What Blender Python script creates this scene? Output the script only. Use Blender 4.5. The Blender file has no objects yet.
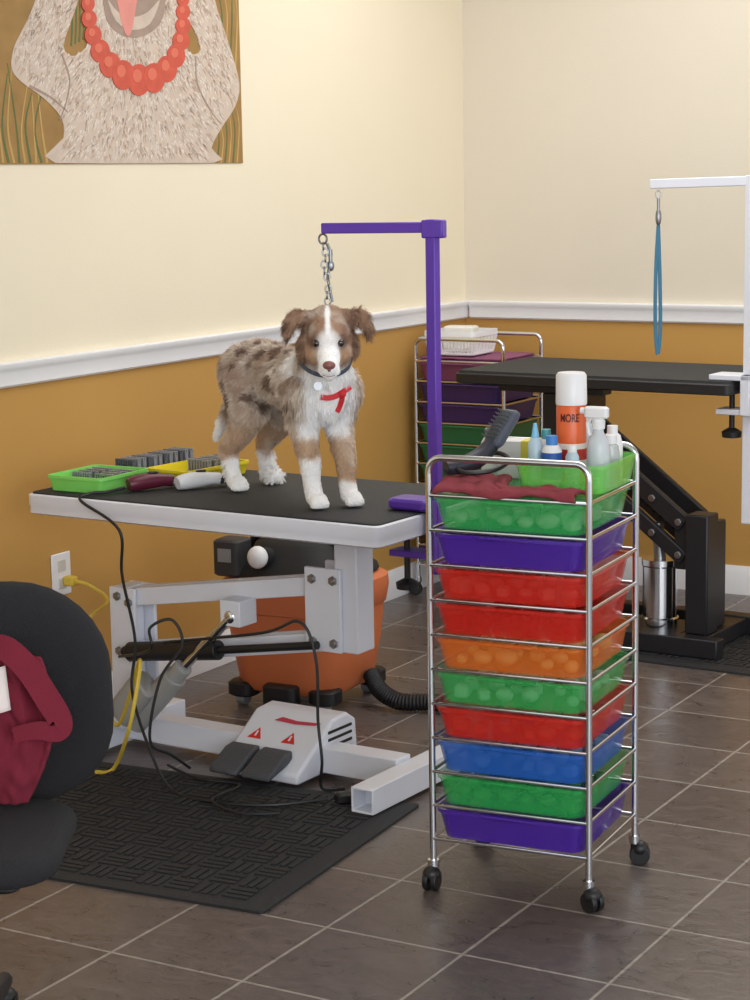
import bpy, bmesh, math, random, bisect
from mathutils import Vector, Matrix, noise, Euler
from mathutils.bvhtree import BVHTree
random.seed(7)
SC = bpy.context.scene
COL = SC.collection
R = math.radians
V = Vector
# ------------------------------------------------------------------ camera
F = 2000.0; H = 1.58; PITCH = math.atan(325/2000); ROLL = 0.017
cp, sp = math.cos(PITCH), math.sin(PITCH)
fwd = V((0, cp, -sp)); up0 = V((0, sp, cp)); r0 = V((1, 0, 0))
cr = r0*math.cos(ROLL) - up0*math.sin(ROLL)
cu = r0*math.sin(ROLL) + up0*math.cos(ROLL)
CAM = V((0, 0, H))
cd = bpy.data.cameras.new('camera'); cam = bpy.data.objects.new('camera', cd); COL.objects.link(cam)
cd.sensor_width = 36; cd.lens = 36*F/1000; cd.clip_end = 100
m = Matrix((cr, cu, -fwd)).transposed().to_4x4(); m.translation = CAM
cam.matrix_world = m
SC.camera = cam
try:
    SC.view_settings.view_transform = 'Standard'
except Exception:
    pass
def ray(x, y): return fwd*F + cr*(x-375) - cu*(y-500)
def P(x, y, z):
    d = ray(x, y); return CAM + d*((z-H)/d.z)
def PY(x, y, Y):
    d = ray(x, y); return CAM + d*(Y/d.y)
CORNER = V((.37, 7.94, 0)); NL = V((math.cos(R(30)), -math.sin(R(30)), 0))
def PL(x, y, off=0):
    d = ray(x, y); t = ((CORNER + NL*off - CAM).dot(NL))/d.dot(NL); return CAM + d*t
# ------------------------------------------------------------------ materials
def lin(c):
    o = []
    for v in c[:3]:
        v /= 255.0
        o.append(v/12.92 if v <= .04045 else ((v+.055)/1.055)**2.4)
    return o
MATS = {}
def mat(name, col, rough=.5, metal=0, var=.06, scale=18, bump=0, bscale=80, trans=0, coat=0, spec=.5, stretch=None, ramp=None, ior=1.5, alpha=1):
    if name in MATS: return MATS[name]
    mt = bpy.data.materials.new(name); mt.use_nodes = True
    nt = mt.node_tree; b = nt.nodes['Principled BSDF']
    c = lin(col)
    tc = nt.nodes.new('ShaderNodeTexCoord'); nz = nt.nodes.new('ShaderNodeTexNoise')
    nz.inputs['Scale'].default_value = scale; nz.inputs['Detail'].default_value = 4
    if stretch:
        mp = nt.nodes.new('ShaderNodeMapping'); mp.inputs['Scale'].default_value = stretch
        nt.links.new(tc.outputs['Object'], mp.inputs['Vector']); nt.links.new(mp.outputs[0], nz.inputs['Vector'])
    else: nt.links.new(tc.outputs['Object'], nz.inputs['Vector'])
    mx = nt.nodes.new('ShaderNodeMix'); mx.data_type = 'RGBA'
    mx.inputs['A'].default_value = [v*(1-var) for v in c]+[1]
    mx.inputs['B'].default_value = [min(1, v*(1+var)) for v in c]+[1]
    if ramp:
        rp = nt.nodes.new('ShaderNodeValToRGB'); rp.color_ramp.elements[0].position = ramp[0]; rp.color_ramp.elements[1].position = ramp[1]
        nt.links.new(nz.outputs['Fac'], rp.inputs[0]); nt.links.new(rp.outputs[0], mx.inputs['Factor'])
        if len(ramp) > 2: mx.inputs['B'].default_value = lin(ramp[2])+[1]
    else: nt.links.new(nz.outputs['Fac'], mx.inputs['Factor'])
    nt.links.new(mx.outputs['Result'], b.inputs['Base Color'])
    b.inputs['Roughness'].default_value = rough; b.inputs['Metallic'].default_value = metal
    b.inputs['Transmission Weight'].default_value = trans
    b.inputs['Coat Weight'].default_value = coat
    b.inputs['Specular IOR Level'].default_value = spec
    b.inputs['IOR'].default_value = ior
    b.inputs['Alpha'].default_value = alpha
    if bump:
        n2 = nt.nodes.new('ShaderNodeTexNoise'); n2.inputs['Scale'].default_value = bscale
        nt.links.new(tc.outputs['Object'], n2.inputs['Vector'])
        bp = nt.nodes.new('ShaderNodeBump'); bp.inputs['Strength'].default_value = bump; bp.inputs['Distance'].default_value = .01
        nt.links.new(n2.outputs['Fac'], bp.inputs['Height']); nt.links.new(bp.outputs['Normal'], b.inputs['Normal'])
    MATS[name] = mt
    return mt
M_white = mat('white_enamel', (225, 228, 238), .35, var=.03)
M_trim = mat('white_trim_paint', (240, 240, 243), .4, var=.02)
M_black = mat('black_plastic', (26, 26, 28), .45)
M_rub = mat('black_rubber', (36, 37, 40), .7, bump=.3, bscale=250)
M_chrome = mat('chrome', (215, 217, 222), .14, 1, var=.02)
M_steel = mat('dull_steel', (150, 152, 155), .35, 1)
M_purple = mat('purple_enamel', (92, 52, 170), .35)
M_fabric = mat('black_chair_fabric', (34, 34, 38), .9, bump=.5, bscale=500)
M_cream = mat('cream_wall_paint', (240, 229, 204), .7, var=.02, scale=3, bump=.05, bscale=120)
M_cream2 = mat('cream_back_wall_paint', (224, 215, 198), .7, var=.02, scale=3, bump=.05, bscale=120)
M_ochre = mat('ochre_wall_paint', (197, 150, 79), .65, var=.05, scale=2, bump=.05, bscale=120)
M_ceil = mat('white_ceiling', (238, 237, 234), .8)
# ------------------------------------------------------------------ mesh builder
def rm(rot):
    if rot is None: return Matrix.Identity(4)
    if isinstance(rot, Matrix): return rot.to_4x4()
    return Euler([R(a) for a in rot]).to_matrix().to_4x4()
def rrect(w, d, r, z, cx=0, cy=0, n=5):
    o = []; r = min(r, w/2-.0001, d/2-.0001)
    for k, (sx, sy) in enumerate(((1, 1), (-1, 1), (-1, -1), (1, -1))):
        for i in range(n+1):
            a = math.pi/2*(k + i/n)
            o.append(V((cx + sx*(w/2-r) + r*math.cos(a), cy + sy*(d/2-r) + r*math.sin(a), z)))
    return o
def spline(pts, n=8, closed=False):
    pts = [V(p) for p in pts]; o = []; N = len(pts)
    rng = N if closed else N-1
    for i in range(rng):
        if closed: a, b, c, d = pts[(i-1) % N], pts[i], pts[(i+1) % N], pts[(i+2) % N]
        else: a, b, c, d = pts[max(i-1, 0)], pts[i], pts[i+1], pts[min(i+2, N-1)]
        for k in range(n):
            t = k/n
            o.append(.5*((2*b) + (c-a)*t + (2*a-5*b+4*c-d)*t*t + (3*b-a-3*c+d)*t**3))
    if not closed: o.append(pts[-1])
    return o
class MB:
    def __init__(s): s.bm = bmesh.new()
    def loft(s, loops, cap0=True, cap1=True, M=None, closed=False):
        rows = []
        for L in loops: rows.append([s.bm.verts.new((M @ V(p)) if M else V(p)) for p in L])
        n = len(rows[0])
        rr = list(zip(rows, rows[1:])) + ([(rows[-1], rows[0])] if closed else [])
        for a, b in rr:
            for i in range(n):
                j = (i+1) % n
                s.bm.faces.new((a[i], a[j], b[j], b[i]))
        if cap0 and not closed: s.bm.faces.new(rows[0][::-1])
        if cap1 and not closed: s.bm.faces.new(rows[-1])
        return s
    def box(s, c, size, rot=None):
        x, y, z = [v/2 for v in size]
        M = Matrix.Translation(V(c)) @ rm(rot)
        return s.loft([[(-x, -y, -z), (x, -y, -z), (x, y, -z), (-x, y, -z)], [(-x, -y, z), (x, -y, z), (x, y, z), (-x, y, z)]], M=M)
    def bb(s, x0, x1, y0, y1, z0, z1):
        return s.box(((x0+x1)/2, (y0+y1)/2, (z0+z1)/2), (x1-x0, y1-y0, z1-z0))
    def rbox(s, c, size, r, rot=None, e=.006):
        w, d, h = size; M = Matrix.Translation(V(c)) @ rm(rot)
        return s.loft([rrect(w-2*e, d-2*e, r, -h/2), rrect(w, d, r, -h/2+e), rrect(w, d, r, h/2-e), rrect(w-2*e, d-2*e, r, h/2)], M=M)
    def beam(s, p0, p1, w, h, upv=(0, 0, 1)):
        p0, p1 = V(p0), V(p1); d = (p1-p0); L = d.length; d.normalize()
        u = V(upv); sd = d.cross(u).normalized(); u = sd.cross(d)
        M = Matrix((d, sd, u)).transposed().to_4x4(); M.translation = (p0+p1)/2
        x, y, z = L/2, w/2, h/2
        return s.loft([[(-x, -y, -z), (x, -y, -z), (x, y, -z), (-x, y, -z)], [(-x, -y, z), (x, -y, z), (x, y, z), (-x, y, z)]], M=M)
    def tube(s, pts, r, seg=8, closed=False, flat=1.0):
        pts = [V(p) for p in pts]; N = len(pts); loops = []; prev = None
        for i in range(N):
            a = pts[(i-1) % N] if (closed or i > 0) else pts[i]; b = pts[(i+1) % N] if (closed or i < N-1) else pts[i]
            t = (b-a)
            t = t.normalized() if t.length > 1e-9 else V((0, 0, 1))
            if prev is None:
                q = V((0, 0, 1)) if abs(t.z) < .9 else V((1, 0, 0))
                u = (q - t*q.dot(t)).normalized()
            else:
                u = (prev - t*prev.dot(t)).normalized()
            prev = u; w = t.cross(u)
            rr = r(i/(N-1)) if callable(r) else r
            loops.append([pts[i] + (u*math.cos(2*math.pi*k/seg) + w*math.sin(2*math.pi*k/seg)*flat)*rr for k in range(seg)])
        return s.loft(loops, closed=closed)
    def ribbon(s, pts, nrm, w, th):
        pts = [V(p) for p in pts]; N = len(pts); loops = []; nrm = V(nrm).normalized()
        for i in range(N):
            t = (pts[min(i+1, N-1)]-pts[max(i-1, 0)]).normalized(); sd = t.cross(nrm).normalized(); n = sd.cross(t)
            ww = w(i/(N-1)) if callable(w) else w
            loops.append([pts[i]+sd*ww/2-n*th/2, pts[i]+sd*ww/2+n*th/2, pts[i]-sd*ww/2+n*th/2, pts[i]-sd*ww/2-n*th/2])
        return s.loft(loops)
    def cyl(s, p0, p1, r0, r1=None, seg=20):
        r1 = r0 if r1 is None else r1; p0, p1 = V(p0), V(p1)
        return s.tube([p0, p1], lambda t: r0+(r1-r0)*t, seg)
    def lathe(s, prof, loc=(0, 0, 0), seg=28, rot=None):
        M = Matrix.Translation(V(loc)) @ rm(rot)
        return s.loft([[(max(r, .0003)*math.cos(2*math.pi*k/seg), max(r, .0003)*math.sin(2*math.pi*k/seg), z) for k in range(seg)] for r, z in prof], M=M)
    def ell(s, c, rad, rot=None, seg=16, rings=10):
        if not hasattr(rad, '__len__'): rad = (rad,)*3
        M = Matrix.Translation(V(c)) @ rm(rot)
        return s.loft([[(rad[0]*max(math.sin(math.pi*j/rings), .01)*math.cos(2*math.pi*k/seg), rad[1]*max(math.sin(math.pi*j/rings), .01)*math.sin(2*math.pi*k/seg), -rad[2]*math.cos(math.pi*j/rings)) for k in range(seg)] for j in range(rings+1)], M=M)
    def cap(s, p0, p1, r0, r1, seg=14):
        p0, p1 = V(p0), V(p1)
        s.ell(p0, r0, seg=seg); s.ell(p1, r1, seg=seg)
        if (p1-p0).length > 1e-5: s.cyl(p0, p1, r0*.995, r1*.995, seg)
        return s
    def prism(s, poly, d0, d1, M=None):
        return s.loft([[(x, y, d0) for x, y in poly], [(x, y, d1) for x, y in poly]], M=M)
    def mesh(s, name='m'):
        bmesh.ops.recalc_face_normals(s.bm, faces=s.bm.faces[:])
        me = bpy.data.meshes.new(name); s.bm.to_mesh(me); s.bm.free(); return me
    def build(s, name, mt, parent=None, bevel=0, smooth=True, loc=None, rotz=0, seg=2):
        me = s.mesh(name)
        return obj(name, me, mt, parent, bevel, smooth, loc, rotz, seg)
def obj(name, me, mt, parent=None, bevel=0, smooth=True, loc=None, rotz=0, seg=2):
    o = bpy.data.objects.new(name, me); COL.objects.link(o)
    for q in (mt if isinstance(mt, (list, tuple)) else [mt]): me.materials.append(q)
    if smooth:
        me.shade_smooth()
        try: me.set_sharp_from_angle(angle=R(38))
        except Exception: pass
    if bevel:
        b = o.modifiers.new('bevel', 'BEVEL'); b.width = bevel; b.segments = seg; b.limit_method = 'ANGLE'; b.angle_limit = R(40)
    if parent: o.parent = parent
    if loc is not None: o.location = loc
    if rotz: o.rotation_euler = (0, 0, rotz)
    return o
def tag(o, label, cat, group=None):
    o['label'] = label; o['category'] = cat
    if group: o['group'] = group
    return o
def thing(name, label, cat, loc=(0, 0, 0), rotz=0, group=None):
    o = bpy.data.objects.new(name, None); COL.objects.link(o); o.empty_display_size = .05
    o.location = loc; o.rotation_euler = (0, 0, rotz)
    return tag(o, label, cat, group)
def struct(o): o['kind'] = 'structure'; return o
def realize(o):
    bpy.context.view_layer.update()
    dg = bpy.context.evaluated_depsgraph_get()
    me = bpy.data.meshes.new_from_object(o.evaluated_get(dg)); bpy.data.objects.remove(o); return me
def remesh(mb, vox, it=4, fac=.5):
    me = mb.mesh('tmp'); o = bpy.data.objects.new('tmp', me); COL.objects.link(o)
    a = o.modifiers.new('r', 'REMESH'); a.mode = 'VOXEL'; a.voxel_size = vox
    if it:
        b = o.modifiers.new('s', 'SMOOTH'); b.factor = fac; b.iterations = it
    return realize(o)
def text_mesh(body, size, ext=.0005):
    c = bpy.data.curves.new('t', 'FONT'); c.body = body; c.size = size; c.extrude = ext; c.align_x = 'CENTER'; c.align_y = 'CENTER'; c.offset = .0004
    o = bpy.data.objects.new('t', c); COL.objects.link(o); return realize(o)
def tray_loops(w, d, h, t=.003, fl=.01, lip=.006, r=.02, z=0):
    return [rrect(w-2*fl, d-2*fl, r, z), rrect(w, d, r, z+h-.008), rrect(w+2*lip, d+2*lip, r+lip, z+h-.008), rrect(w+2*lip, d+2*lip, r+lip, z+h),
            rrect(w-2*t, d-2*t, r, z+h), rrect(w-2*fl-2*t, d-2*fl-2*t, r, z+t)]
def tray(w, d, h, **k): return MB().loft(tray_loops(w, d, h, **k))
# ------------------------------------------------------------------ room
RA = R(-30)
def room(name, mb, mt, bevel=0): return struct(mb.build(name, mt, None, bevel, True, CORNER, RA))
def floor_material():
    mt = bpy.data.materials.new('brown_slate_tile'); mt.use_nodes = True; nt = mt.node_tree; b = nt.nodes['Principled BSDF']; N = nt.nodes.new; L = nt.links.new
    tc = N('ShaderNodeTexCoord'); mp = N('ShaderNodeMapping'); mp.inputs['Location'].default_value = (-.218, .03, 0); L(tc.outputs['Object'], mp.inputs['Vector'])
    br = N('ShaderNodeTexBrick'); br.offset = 0; br.squash = 1
    for k, v in (('Scale', 1), ('Mortar Size', .0046), ('Mortar Smooth', .4), ('Bias', 0), ('Brick Width', .325), ('Row Height', .325)): br.inputs[k].default_value = v
    br.inputs['Color1'].default_value = lin((104, 94, 90))+[1]; br.inputs['Color2'].default_value = lin((90, 80, 77))+[1]; br.inputs['Mortar'].default_value = lin((158, 151, 145))+[1]
    L(mp.outputs[0], br.inputs['Vector'])
    nz = N('ShaderNodeTexNoise'); nz.inputs['Scale'].default_value = 10; nz.inputs['Detail'].default_value = 9; nz.inputs['Distortion'].default_value = 1.8; nz.inputs['Roughness'].default_value = .58
    mp2 = N('ShaderNodeMapping'); mp2.inputs['Scale'].default_value = (1, 1.5, 1); mp2.inputs['Rotation'].default_value = (0, 0, .6); L(tc.outputs['Object'], mp2.inputs['Vector']); L(mp2.outputs[0], nz.inputs['Vector'])
    rp = N('ShaderNodeValToRGB'); rp.color_ramp.elements[0].position = .35; rp.color_ramp.elements[0].color = (.78, .77, .77, 1); rp.color_ramp.elements[1].position = .70; rp.color_ramp.elements[1].color = (1.17, 1.16, 1.15, 1)
    L(nz.outputs['Fac'], rp.inputs[0])
    mx = N('ShaderNodeMix'); mx.data_type = 'RGBA'; mx.blend_type = 'MULTIPLY'; mx.inputs['Factor'].default_value = 1
    L(br.outputs['Color'], mx.inputs['A']); L(rp.outputs[0], mx.inputs['B']); L(mx.outputs['Result'], b.inputs['Base Color'])
    mr = N('ShaderNodeMapRange'); mr.inputs['To Min'].default_value = .20; mr.inputs['To Max'].default_value = .40; L(nz.outputs['Fac'], mr.inputs['Value']); L(mr.outputs[0], b.inputs['Roughness'])
    mu = N('ShaderNodeMath'); mu.operation = 'SUBTRACT'; L(nz.outputs['Fac'], mu.inputs[0]); L(br.outputs['Fac'], mu.inputs[1])
    bp = N('ShaderNodeBump'); bp.inputs['Strength'].default_value = .4; bp.inputs['Distance'].default_value = .006; L(mu.outputs[0], bp.inputs['Height']); L(bp.outputs[0], b.inputs['Normal'])
    b.inputs['Specular IOR Level'].default_value = .65
    return mt
RAIL = 1.085
room('floor', MB().bb(-.12, 7, -10, .12, -.1, 0), floor_material())
def wall(name, x0, x1, y0, y1, mats):
    me = MB().bb(x0, x1, y0, y1, 0, RAIL-.03).bb(x0, x1, y0, y1, RAIL-.03, 2.8).mesh(name)
    o = obj(name, me, mats, None, 0, False, CORNER, RA)
    for p in me.polygons: p.material_index = 1 if p.center.z > RAIL-.03+1e-4 else 0
    return struct(o)
wall('wall_left', -.12, 0, -10, .12, [M_ochre, M_cream])
wall('wall_back', 0, 6, 0, .12, [M_ochre, M_cream2])
room('ceiling', MB().bb(-.12, 7, -10, .12, 2.8, 2.9), M_ceil)
prof = [(0, RAIL-.07), (.010, RAIL-.07), (.016, RAIL-.064), (.016, RAIL-.030), (.020, RAIL-.022), (.026, RAIL-.012), (.026, RAIL-.003), (.022, RAIL), (0, RAIL)]
room('trim_1', MB().loft([[(a, y, z) for a, z in prof] for y in (-10, 0)]), M_trim)
room('trim_2', MB().loft([[(x, -a, z) for a, z in prof] for x in (.027, 6)]), M_trim)
bpf = [(0, .001), (.014, .001), (.014, .085), (.008, .1), (.005, .11), (0, .11)]
room('baseboard_left', MB().loft([[(a, y, z) for a, z in bpf] for y in (-10, 0)]), M_trim)
room('baseboard_back', MB().loft([[(x, -a, z) for a, z in bpf] for x in (.015, 6)]), M_trim)
# ------------------------------------------------------------------ mural on the left wall
MO = PL(242, 163); MU = V((math.sin(R(30)), math.cos(R(30)), 0))
mural = thing('wall_mural', 'painted mural of a pale furry animal wearing a red bead necklace', 'mural', MO, 0)
mural.rotation_euler = Matrix((MU, V((0, 0, 1)), NL)).transposed().to_euler()
def ml(x, y):
    d = PL(x, y) - MO; return (d.dot(MU), d.z)
def mpoly(name, pts, d, mt, sm=3):
    q = [(V((*ml(*p), 0))) for p in pts]
    if sm: q = spline(q, sm, True)
    return MB().prism([(v.x, max(v.y, .001)) for v in q], .0002, d).build(name, mt, mural, 0, False)
w1 = ml(-90, 163)[0]
M_mbg = mat('mural_ochre_ground', (158, 122, 68), .7, var=.3, scale=14)
M_mfur = mat('mural_pale_fur', (206, 188, 172), .75, var=.2, scale=30)
M_mdark = mat('mural_grey_brown', (164, 142, 128), .75, var=.25, scale=30)
M_mhi = mat('mural_white_stroke', (226, 214, 202), .75, var=.1); M_mlo = mat('mural_brown_stroke', (188, 164, 146), .75, var=.15)
MB().prism([(w1, 0), (0, 0), (0, 1.0), (w1, 1.0)], 0.0002, .004).build('painted_ground', M_mbg, mural, 0, False)
M_green = mat('mural_green', (92, 110, 62), .7, var=.25); M_wheat = mat('mural_wheat', (190, 156, 92), .7, var=.2)
def stalk(pts, w, mt, nm, d=.0046, taper=.75):
    q = spline([V((*ml(*p), 0)) for p in pts], 6); L = []; Rr = []
    for i, v in enumerate(q):
        t = (q[min(i+1, len(q)-1)]-q[max(i-1, 0)]).normalized(); n = V((-t.y, t.x, 0)); ww = w*(1-taper*i/len(q))
        L.append((v+n*ww)); Rr.append((v-n*ww))
    poly = [(v.x, max(v.y, .001)) for v in L + Rr[::-1]]
    MB().prism(poly, .0002, d).build(nm, mt, mural, 0, False)
for k in range(9):
    x = 2 + k*5.5
    stalk([(x, 163), (x-3+random.uniform(-4, 4), 125), (x+random.uniform(-14, 10), 75+random.uniform(-15, 20))], .005, M_green if k % 2 else M_wheat, 'painted_stalk')
for k in range(6):
    x = 216 + k*4
    stalk([(x, 163), (x+2, 142-k*3), (x+random.uniform(-4, 2), 118-k*2)], .0045, M_wheat if k % 2 else M_green, 'painted_stalk')
for k in range(5):
    x = 214 + k*5
    stalk([(x, 45+k*7), (x+2, 15), (x+random.uniform(-6, 4), -20)], .005, M_green if k % 2 else M_wheat, 'painted_stalk')
for k in range(4):
    x = 70 + k*4
    stalk([(x, 46-k*2), (x+1, 20), (x+random.uniform(-6, 6), -20)], .0045, M_green, 'painted_stalk')
FIG = [(54, 163), (62, 138), (60, 118), (42, 98), (20, 82), (10, 68), (13, 46), (26, 20), (38, -10), (50, -40), (84, -40), (80, -10), (70, 20), (62, 46), (70, 56), (82, 50), (90, 30), (88, -60), (182, -60), (178, 10), (182, 40), (190, 54), (199, 50), (194, 32), (180, 8), (172, -30), (200, -40), (216, 10), (230, 52), (238, 84), (234, 106), (220, 128), (210, 148), (212, 163)]
mpoly('painted_figure', FIG, .0056, M_mfur)
def inside(x, y, poly):
    r = False; j = len(poly)-1
    for i in range(len(poly)):
        xi, yi = poly[i]; xj, yj = poly[j]
        if (yi > y) != (yj > y) and x < (xj-xi)*(y-yi)/(yj-yi)+xi: r = not r
        j = i
    return r
hiS, loS = MB(), MB()
for k in range(4200):
    x, y = random.uniform(8, 240), random.uniform(-40, 160)
    if not inside(x, y, FIG): continue
    if x < 62 and y < 100: dx, dy = -.45, 1
    elif x > 196 and y < 110: dx, dy = .45, 1
    else: dx, dy = (x-132)/90, 1
    dx += random.uniform(-.45, .45); l = math.hypot(dx, dy); dx, dy = dx/l, dy/l; s = random.uniform(4, 9)
    if not inside(x+dx*s, y+dy*s, FIG): continue
    w_ = random.uniform(.5, 1.0)
    q = [ml(x-dy*w_, y+dx*w_), ml(x+dy*w_, y-dx*w_), ml(x+dx*s, y+dy*s)]
    (hiS if random.random() < .58 else loS).prism([(a, max(b, .001)) for a, b in q], .0050, .0061)
hiS.build('painted_fur_stroke', M_mhi, mural, 0, False)['kind'] = 'stuff'; loS.build('painted_fur_stroke', M_mlo, mural, 0, False)['kind'] = 'stuff'
for pts in ([(60, 54), (68, 80), (64, 104), (58, 120)], [(194, 56), (196, 84), (210, 112), (220, 124)], [(28, 86), (50, 98), (66, 112)]):
    stalk(pts, .004, M_mdark, 'painted_outline', .0064, .6)
mpoly('painted_mouth', [(104, -30), (103, 12), (112, 30), (130, 38), (150, 32), (162, 14), (160, -30)], .0066, M_mdark)
mpoly('painted_chin', [(106, 0), (114, 21), (130, 30), (148, 24), (158, 0), (146, 12), (132, 17), (116, 12)], .0072, M_mfur)
mpoly('painted_tongue', [(112, -30), (116, 6), (123, 33), (129, 33), (134, 6), (138, -30)], .0078, mat('mural_pink', (226, 146, 134), .6, var=.12))
M_bead = mat('mural_red_bead', (206, 84, 64), .5, var=.25, scale=30); M_bhi = mat('mural_bead_highlight', (222, 112, 88), .45)
for k, (x, y, rx, ry) in enumerate([(86, 4, 6.5, 8), (87, 19, 7.5, 9), (91, 35, 8.5, 10), (98, 51, 9.5, 11.5), (108, 65, 10.5, 13), (121, 75, 11, 15), (137, 80, 11.5, 16), (152, 78, 11, 15), (165, 69, 10, 13.5), (174, 56, 9, 12), (179, 41, 8.5, 10), (181, 26, 7.5, 9), (181, 12, 7, 8), (181, 0, 6, 7)]):
    mpoly('painted_bead', [(x+rx*math.cos(a), y+ry*math.sin(a)) for a in [2*math.pi*q/10 for q in range(10)]], .0085+.0004*(k % 2), M_bead, 2)
    mpoly('painted_highlight', [(x-rx*.2+rx*.4*math.cos(a), y-ry*.25+ry*.42*math.sin(a)) for a in [2*math.pi*q/8 for q in range(8)]], .0094, M_bhi, 2)
# ------------------------------------------------------------------ floor mats
def weave_mat(name, label, loc, rot, w, d):
    me = MB(); me.loft([rrect(w, d, .01, 0), rrect(w, d, .01, .006), rrect(w-.03, d-.03, .01, .008)])
    cs = .075; nx, ny = int((w-.07)/cs), int((d-.07)/cs); x0 = -nx*cs/2; y0 = -ny*cs/2
    for i in range(nx):
        for j in range(ny):
            for k in range(3):
                o = (k-1)*.022; cx = x0+(i+.5)*cs; cy = y0+(j+.5)*cs
                sx, sy = (.064, .014) if (i+j) % 2 else (.014, .064)
                px, py = (cx, cy+o) if (i+j) % 2 else (cx+o, cy)
                me.bb(px-sx/2, px+sx/2, py-sy/2, py+sy/2, .007, .0115)
    o = me.build(name, M_rub, None, 0, False, loc, rot)
    return tag(o, label, 'mat')
mr_ = P(263, 915, 0); mdir = V((math.cos(R(-26)), math.sin(R(-26)), 0)); mup = V((-mdir.y, mdir.x, 0))
mw, md = 1.02, .82
weave_mat('floor_mat', 'black rubber floor mat with woven texture under the white grooming table', mr_ - mdir*mw/2 + mup*md/2 + V((0, 0, .0005)), R(-26), mw, md)
MATZ = .0125
# ------------------------------------------------------------------ white grooming table
TA = V((-.937, 5.297, 0)); TR = R(-33); TL, TW, TH = 1.125, .61, .757
E1 = V((math.cos(TR), math.sin(TR), 0)); E2 = V((-E1.y, E1.x, 0))
def TP(a, b, z): return TA + E1*a + E2*b + V((0, 0, z))
t = thing('grooming_table', 'white electric grooming table with black top carrying the puppy', 'grooming table', TP(TL/2, TW/2, MATZ), TR)
def L_(a, b, z): return V((a-TL/2, b-TW/2, z-MATZ))
def tb(mb, a0, a1, b0, b1, z0, z1): return mb.bb(a0-TL/2, a1-TL/2, b0-TW/2, b1-TW/2, z0-MATZ, z1-MATZ)
z0 = -MATZ+.002
MB().loft([rrect(TL-.03, TW-.03, .015, .694+z0), rrect(TL-.004, TW-.004, .02, .700+z0), rrect(TL-.004, TW-.004, .02, .716+z0), rrect(TL, TW, .022, .72+z0), rrect(TL, TW, .022, .748+z0), rrect(TL-.01, TW-.01, .02, .751+z0)]).build('table_frame', M_white, t)
MB().loft([rrect(TL-.016, TW-.016, .02, .7505+z0), rrect(TL-.016, TW-.016, .02, .754+z0), rrect(TL-.022, TW-.022, .02, .7555+z0)]).build('table_mat', M_rub, t)
tb(MB(), .30, 1.0, .24, .37, .655, .696).build('support_beam', M_white, t, .004)
tb(MB(), .835, .905, .235, .315, .365, .6545).build('table_post', M_white, t, .004)
for b in (.222, .317): tb(MB(), .75, .862, b, b+.012, .365, .585).build('bracket_plate', M_white, t, .003)
tb(MB(), .085, .135, .245, .315, .092, .465).build('base_post', M_white, t, .004)
for b in (.232, .317): tb(MB(), .08, .17, b, b+.012, .06, .465).build('side_plate', M_white, t, .003)
for (za, zb) in ((.435, .535), (.275, .385)):
    for b in (.258, .302): MB().beam(L_(.13, b, za), L_(.80, b, zb), .022, .05).build('lift_arm', M_white, t, .003)
for a, b, zz in ((.11, .232, .44), (.15, .232, .425), (.11, .232, .285), (.15, .232, .27), (.775, .222, .555), (.84, .222, .555), (.775, .222, .39), (.84, .222, .39)):
    MB().cyl(L_(a, b-.006, zz), L_(a, b+.004, zz), .013, seg=6).cyl(L_(a, b-.009, zz), L_(a, b, zz), .008).build('bolt', M_steel, t, .001)
tb(MB(), .10, .994, .27, .34, .02, .09).build('base_bar', M_white, t, .004)
def sq_tube(a0, a1, b0, b1, z0_, z1_):
    mb = MB(); w = a1-a0; hh = z1_-z0_; c = L_((a0+a1)/2, 0, (z0_+z1_)/2)
    def rect(y, i):
        return [V((c.x+sx*(w/2-i), y-TW/2, c.z+sz*(hh/2-i))) for sx, sz in ((-1, -1), (1, -1), (1, 1), (-1, 1))]
    return mb.loft([rect(b0+.06, .006), rect(b0, .006), rect(b0, 0), rect(b1, 0), rect(b1, .006), rect(b1-.06, .006)])
sq_tube(.995, 1.06, .055, .55, .0127, .078).build('foot_bar', M_white, t, .002)
tb(MB(), .04, .10, .08, .53, .0127, .075).build('foot_bar', M_white, t, .003)
M_act = mat('grey_actuator', (158, 158, 156), .45)
ac = MB(); ac.cyl(L_(.19, .19, .10), L_(.34, .19, .25), .036, .034); ac.cyl(L_(.33, .19, .24), L_(.37, .19, .28), .026)
ac.rbox(L_(.215, .165, .175), (.085, .07, .14), .018, (0, 42, 0)); ac.build('actuator', M_act, t, .002)
MB().cyl(L_(.35, .19, .26), L_(.53, .19, .43), .013).ell(L_(.535, .19, .435), (.022, .016, .022)).build('actuator_rod', M_chrome, t)
tb(MB(), .505, .57, .18, .257, .41, .48).build('rod_bracket', M_white, t, .003)
MB().cyl(L_(.17, .205, .295), L_(.48, .205, .335), .027).cyl(L_(.15, .205, .292), L_(.17, .205, .295), .016).build('damper', M_black, t, .002)
MB().cyl(L_(.48, .205, .335), L_(.80, .205, .385), .011).build('damper_rod', M_black, t)
prf = [(.16, .0135), (.16, .04), (.185, .055), (.33, .15), (.40, .155), (.44, .13), (.45, .0135)]
cb = MB().loft([[L_(a, b, zz) for b, zz in prf] for a in (.503, .758)]).build('control_box', M_white, t, .008, seg=3)
sl = MB()
for k in range(5): sl.box(L_(.758, .36, .04+.02*k), (.006, .11, .007))
sl.build('vent', M_black, cb)
for a in (.513, .618):
    MB().loft([[L_(x, b, zz) for b, zz in ((.10, .03), (.10, .045), (.175, .085), (.21, .09), (.21, .06))] for x in (a, a+.092)]).build('pedal', mat('dark_grey_pedal', (72, 74, 80), .6, bump=.4, bscale=200), cb, .006)
M_red = mat('warning_red', (212, 44, 36), .5); M_logo = mat('logo_red', (196, 60, 80), .5)
sn = V((0, .145, .095)).normalized(); nn = V((0, -sn.z, sn.y))
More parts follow.
